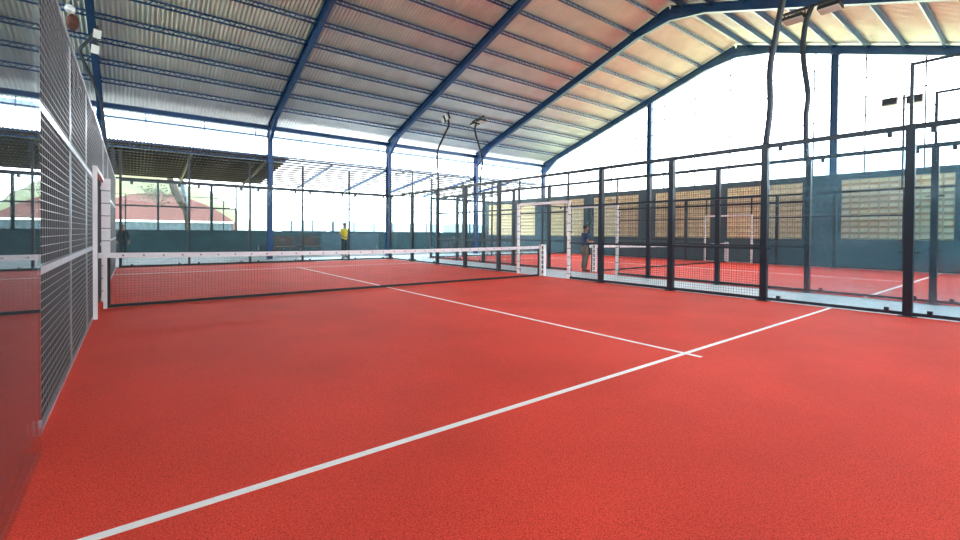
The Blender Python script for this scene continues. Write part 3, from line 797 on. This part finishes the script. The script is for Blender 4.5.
# ------------------------------------------------------------------ outside
b = MB(); N, K = 60, 10          # hillside beyond the annex
for j in range(K+1):
    for i in range(N+1):
        x = -60+ i*110/N; v_ = j/K; y = 75+55*v_
        h = (21*math.exp(-((x+22)/48)**2)) * math.sin(v_*PI/2) * (1 if x < 14 else math.exp(-((x-14)/10)**2))
        h += 1.1*math.sin(x*.33+j)*v_ + .8*math.sin(x*.9+2*j)*v_
        b.v.append(Vector((x, y, h-.4)))
for j in range(K):
    for i in range(N): p = j*(N+1)+i; b.f.append((p, p+1, p+N+2, p+N+1))
o = b.build('hillside', 'hill', smooth=True); tag(o, 'green grassy hillside beyond the annex windows', 'hill', kind='structure')
# long pink-roofed building
yb0, yb1 = 44, 60
xa = at(90, 232, 1, yb0).x; xb = at(236, 232, 1, yb0).x
t = thing('pink_building', ((xa+xb)/2, yb0, -.27), 'long low building with a pink roof beyond the annex windows', 'building')
b = MB(); b.box((xa, yb0, -.27), (xb, yb1, 1.6)); b.build('wall', 'pinkwall', t)
b = MB(); N = 20; pts = []
for i in range(N+1):
    s = i/N; x = xa-.5+(xb-xa+1)*s; z = 1.5+3.4*math.sin(PI*min(1, max(0, .12+s*.88)))**.8; pts.append((x, z))
for x, z in pts: b.v += [Vector((x, yb0-.4, z)), Vector((x, yb1, z+.5)), Vector((x, yb0-.4, 1.5)), Vector((x, yb1, 1.5))]
for i in range(N): p = 4*i; b.f += [(p, p+4, p+5, p+1), (p+2, p+6, p+4, p), (p+1, p+5, p+7, p+3), (p+3, p+7, p+6, p+2)]
b.f += [(0, 1, 3, 2), (4*N, 4*N+2, 4*N+3, 4*N+1)]
b.build('roof', 'pink', t)
for k in range(7):
    x = xa+1+(xb-xa-2)*k/6; b = MB(); b.box((x-.5, yb0-.46, 1.6), (x+.5, yb0-.41, 2.2)); b.build('window', 'greyblue', t)
# blue grey sheet fence between
y = 30; xa = at(90, 232, 1, y).x; xb = at(233, 232, 1, y).x
t = thing('sheet_fence', ((xa+xb)/2, y, -.27), 'blue grey sheet fence in front of the pink-roofed building', 'fence')
b = corr(xa, xb, y, -.27, y+.02, 1.95, pitch=.4, amp=.04); b.build('sheeting', 'greyblue', t)
b = MB(); b.bar((xa, y-.06, 1.95), (xb, y-.06, 1.95), .08, .12); b.build('top_rail', 'sheetwhite', t)
b = MB(); b.bar((xa, y-.06, 1.2), (xb, y-.06, 1.2), .08, .08); b.build('top_rail', 'sheetwhite', t)
# leaning tree trunk beyond the annex opening
y = 24; q = [at(a, c, 1, y) for a, c in [(187, 221), (186, 210), (180, 200), (175, 190), (171, 181), (168, 172)]]
g0 = at(188, 232, 1, y); q = [Vector((g0.x, y, -.27))]+q
t = thing('leaning_tree', q[0], 'brown leaning tree trunk in front of the pink-roofed building', 'tree')
b = MB(); b.tube(q, [.16, .13, .2, .24, .22, .18, .15], 10); b.smooth = True; b.build('trunk', 'bark', t)
b = MB(); rr = random.Random(3)
for i in range(260):
    c = q[4]+Vector((rr.gauss(-.9, .45), rr.gauss(0, .4), rr.gauss(-.25, .35))); a = rr.uniform(0, PI); s = .09
    u = Vector((math.cos(a), math.sin(a), rr.uniform(-.5, .5)))*s; w = Vector((-math.sin(a)*.4, .3, .8))*s*.6
    b.add([c-u, c+w, c+u, c-w], [(0,1,2,3)])
o = b.build('foliage', 'leaf', t); o['kind'] = 'stuff'
q2 = [at(a, c, 1, y+1) for a, c in [(187, 207), (184, 195), (182, 184), (180, 172)]]
b = MB(); b.tube([Vector((q2[0].x, y+1, -.27))]+q2, [.12, .12, .13, .14, .14], 8); tag(b.build('pale_post', 'greyblue', smooth=True), 'pale blue grey leaning post beside the leaning tree trunk', 'post')

# ------------------------------------------------------------------ light
w = bpy.data.worlds.new('world'); SC.world = w; w.use_nodes = True
bg = w.node_tree.nodes['Background']; bg.inputs[0].default_value = (.87, .945, 1, 1); bg.inputs[1].default_value = 6.5
sd = bpy.data.lights.new('sun', 'SUN'); sd.energy = 9; sd.angle = .02; sd.color = (1, .97, .88)
so = bpy.data.objects.new('sun', sd); COL.objects.link(so); so.rotation_euler = (math.radians(4), math.radians(8), 0)
vs = SC.view_settings; vs.view_transform = 'Standard'; vs.look = 'None'; vs.exposure = 0.75; vs.gamma = 1; vs.use_curve_mapping = False
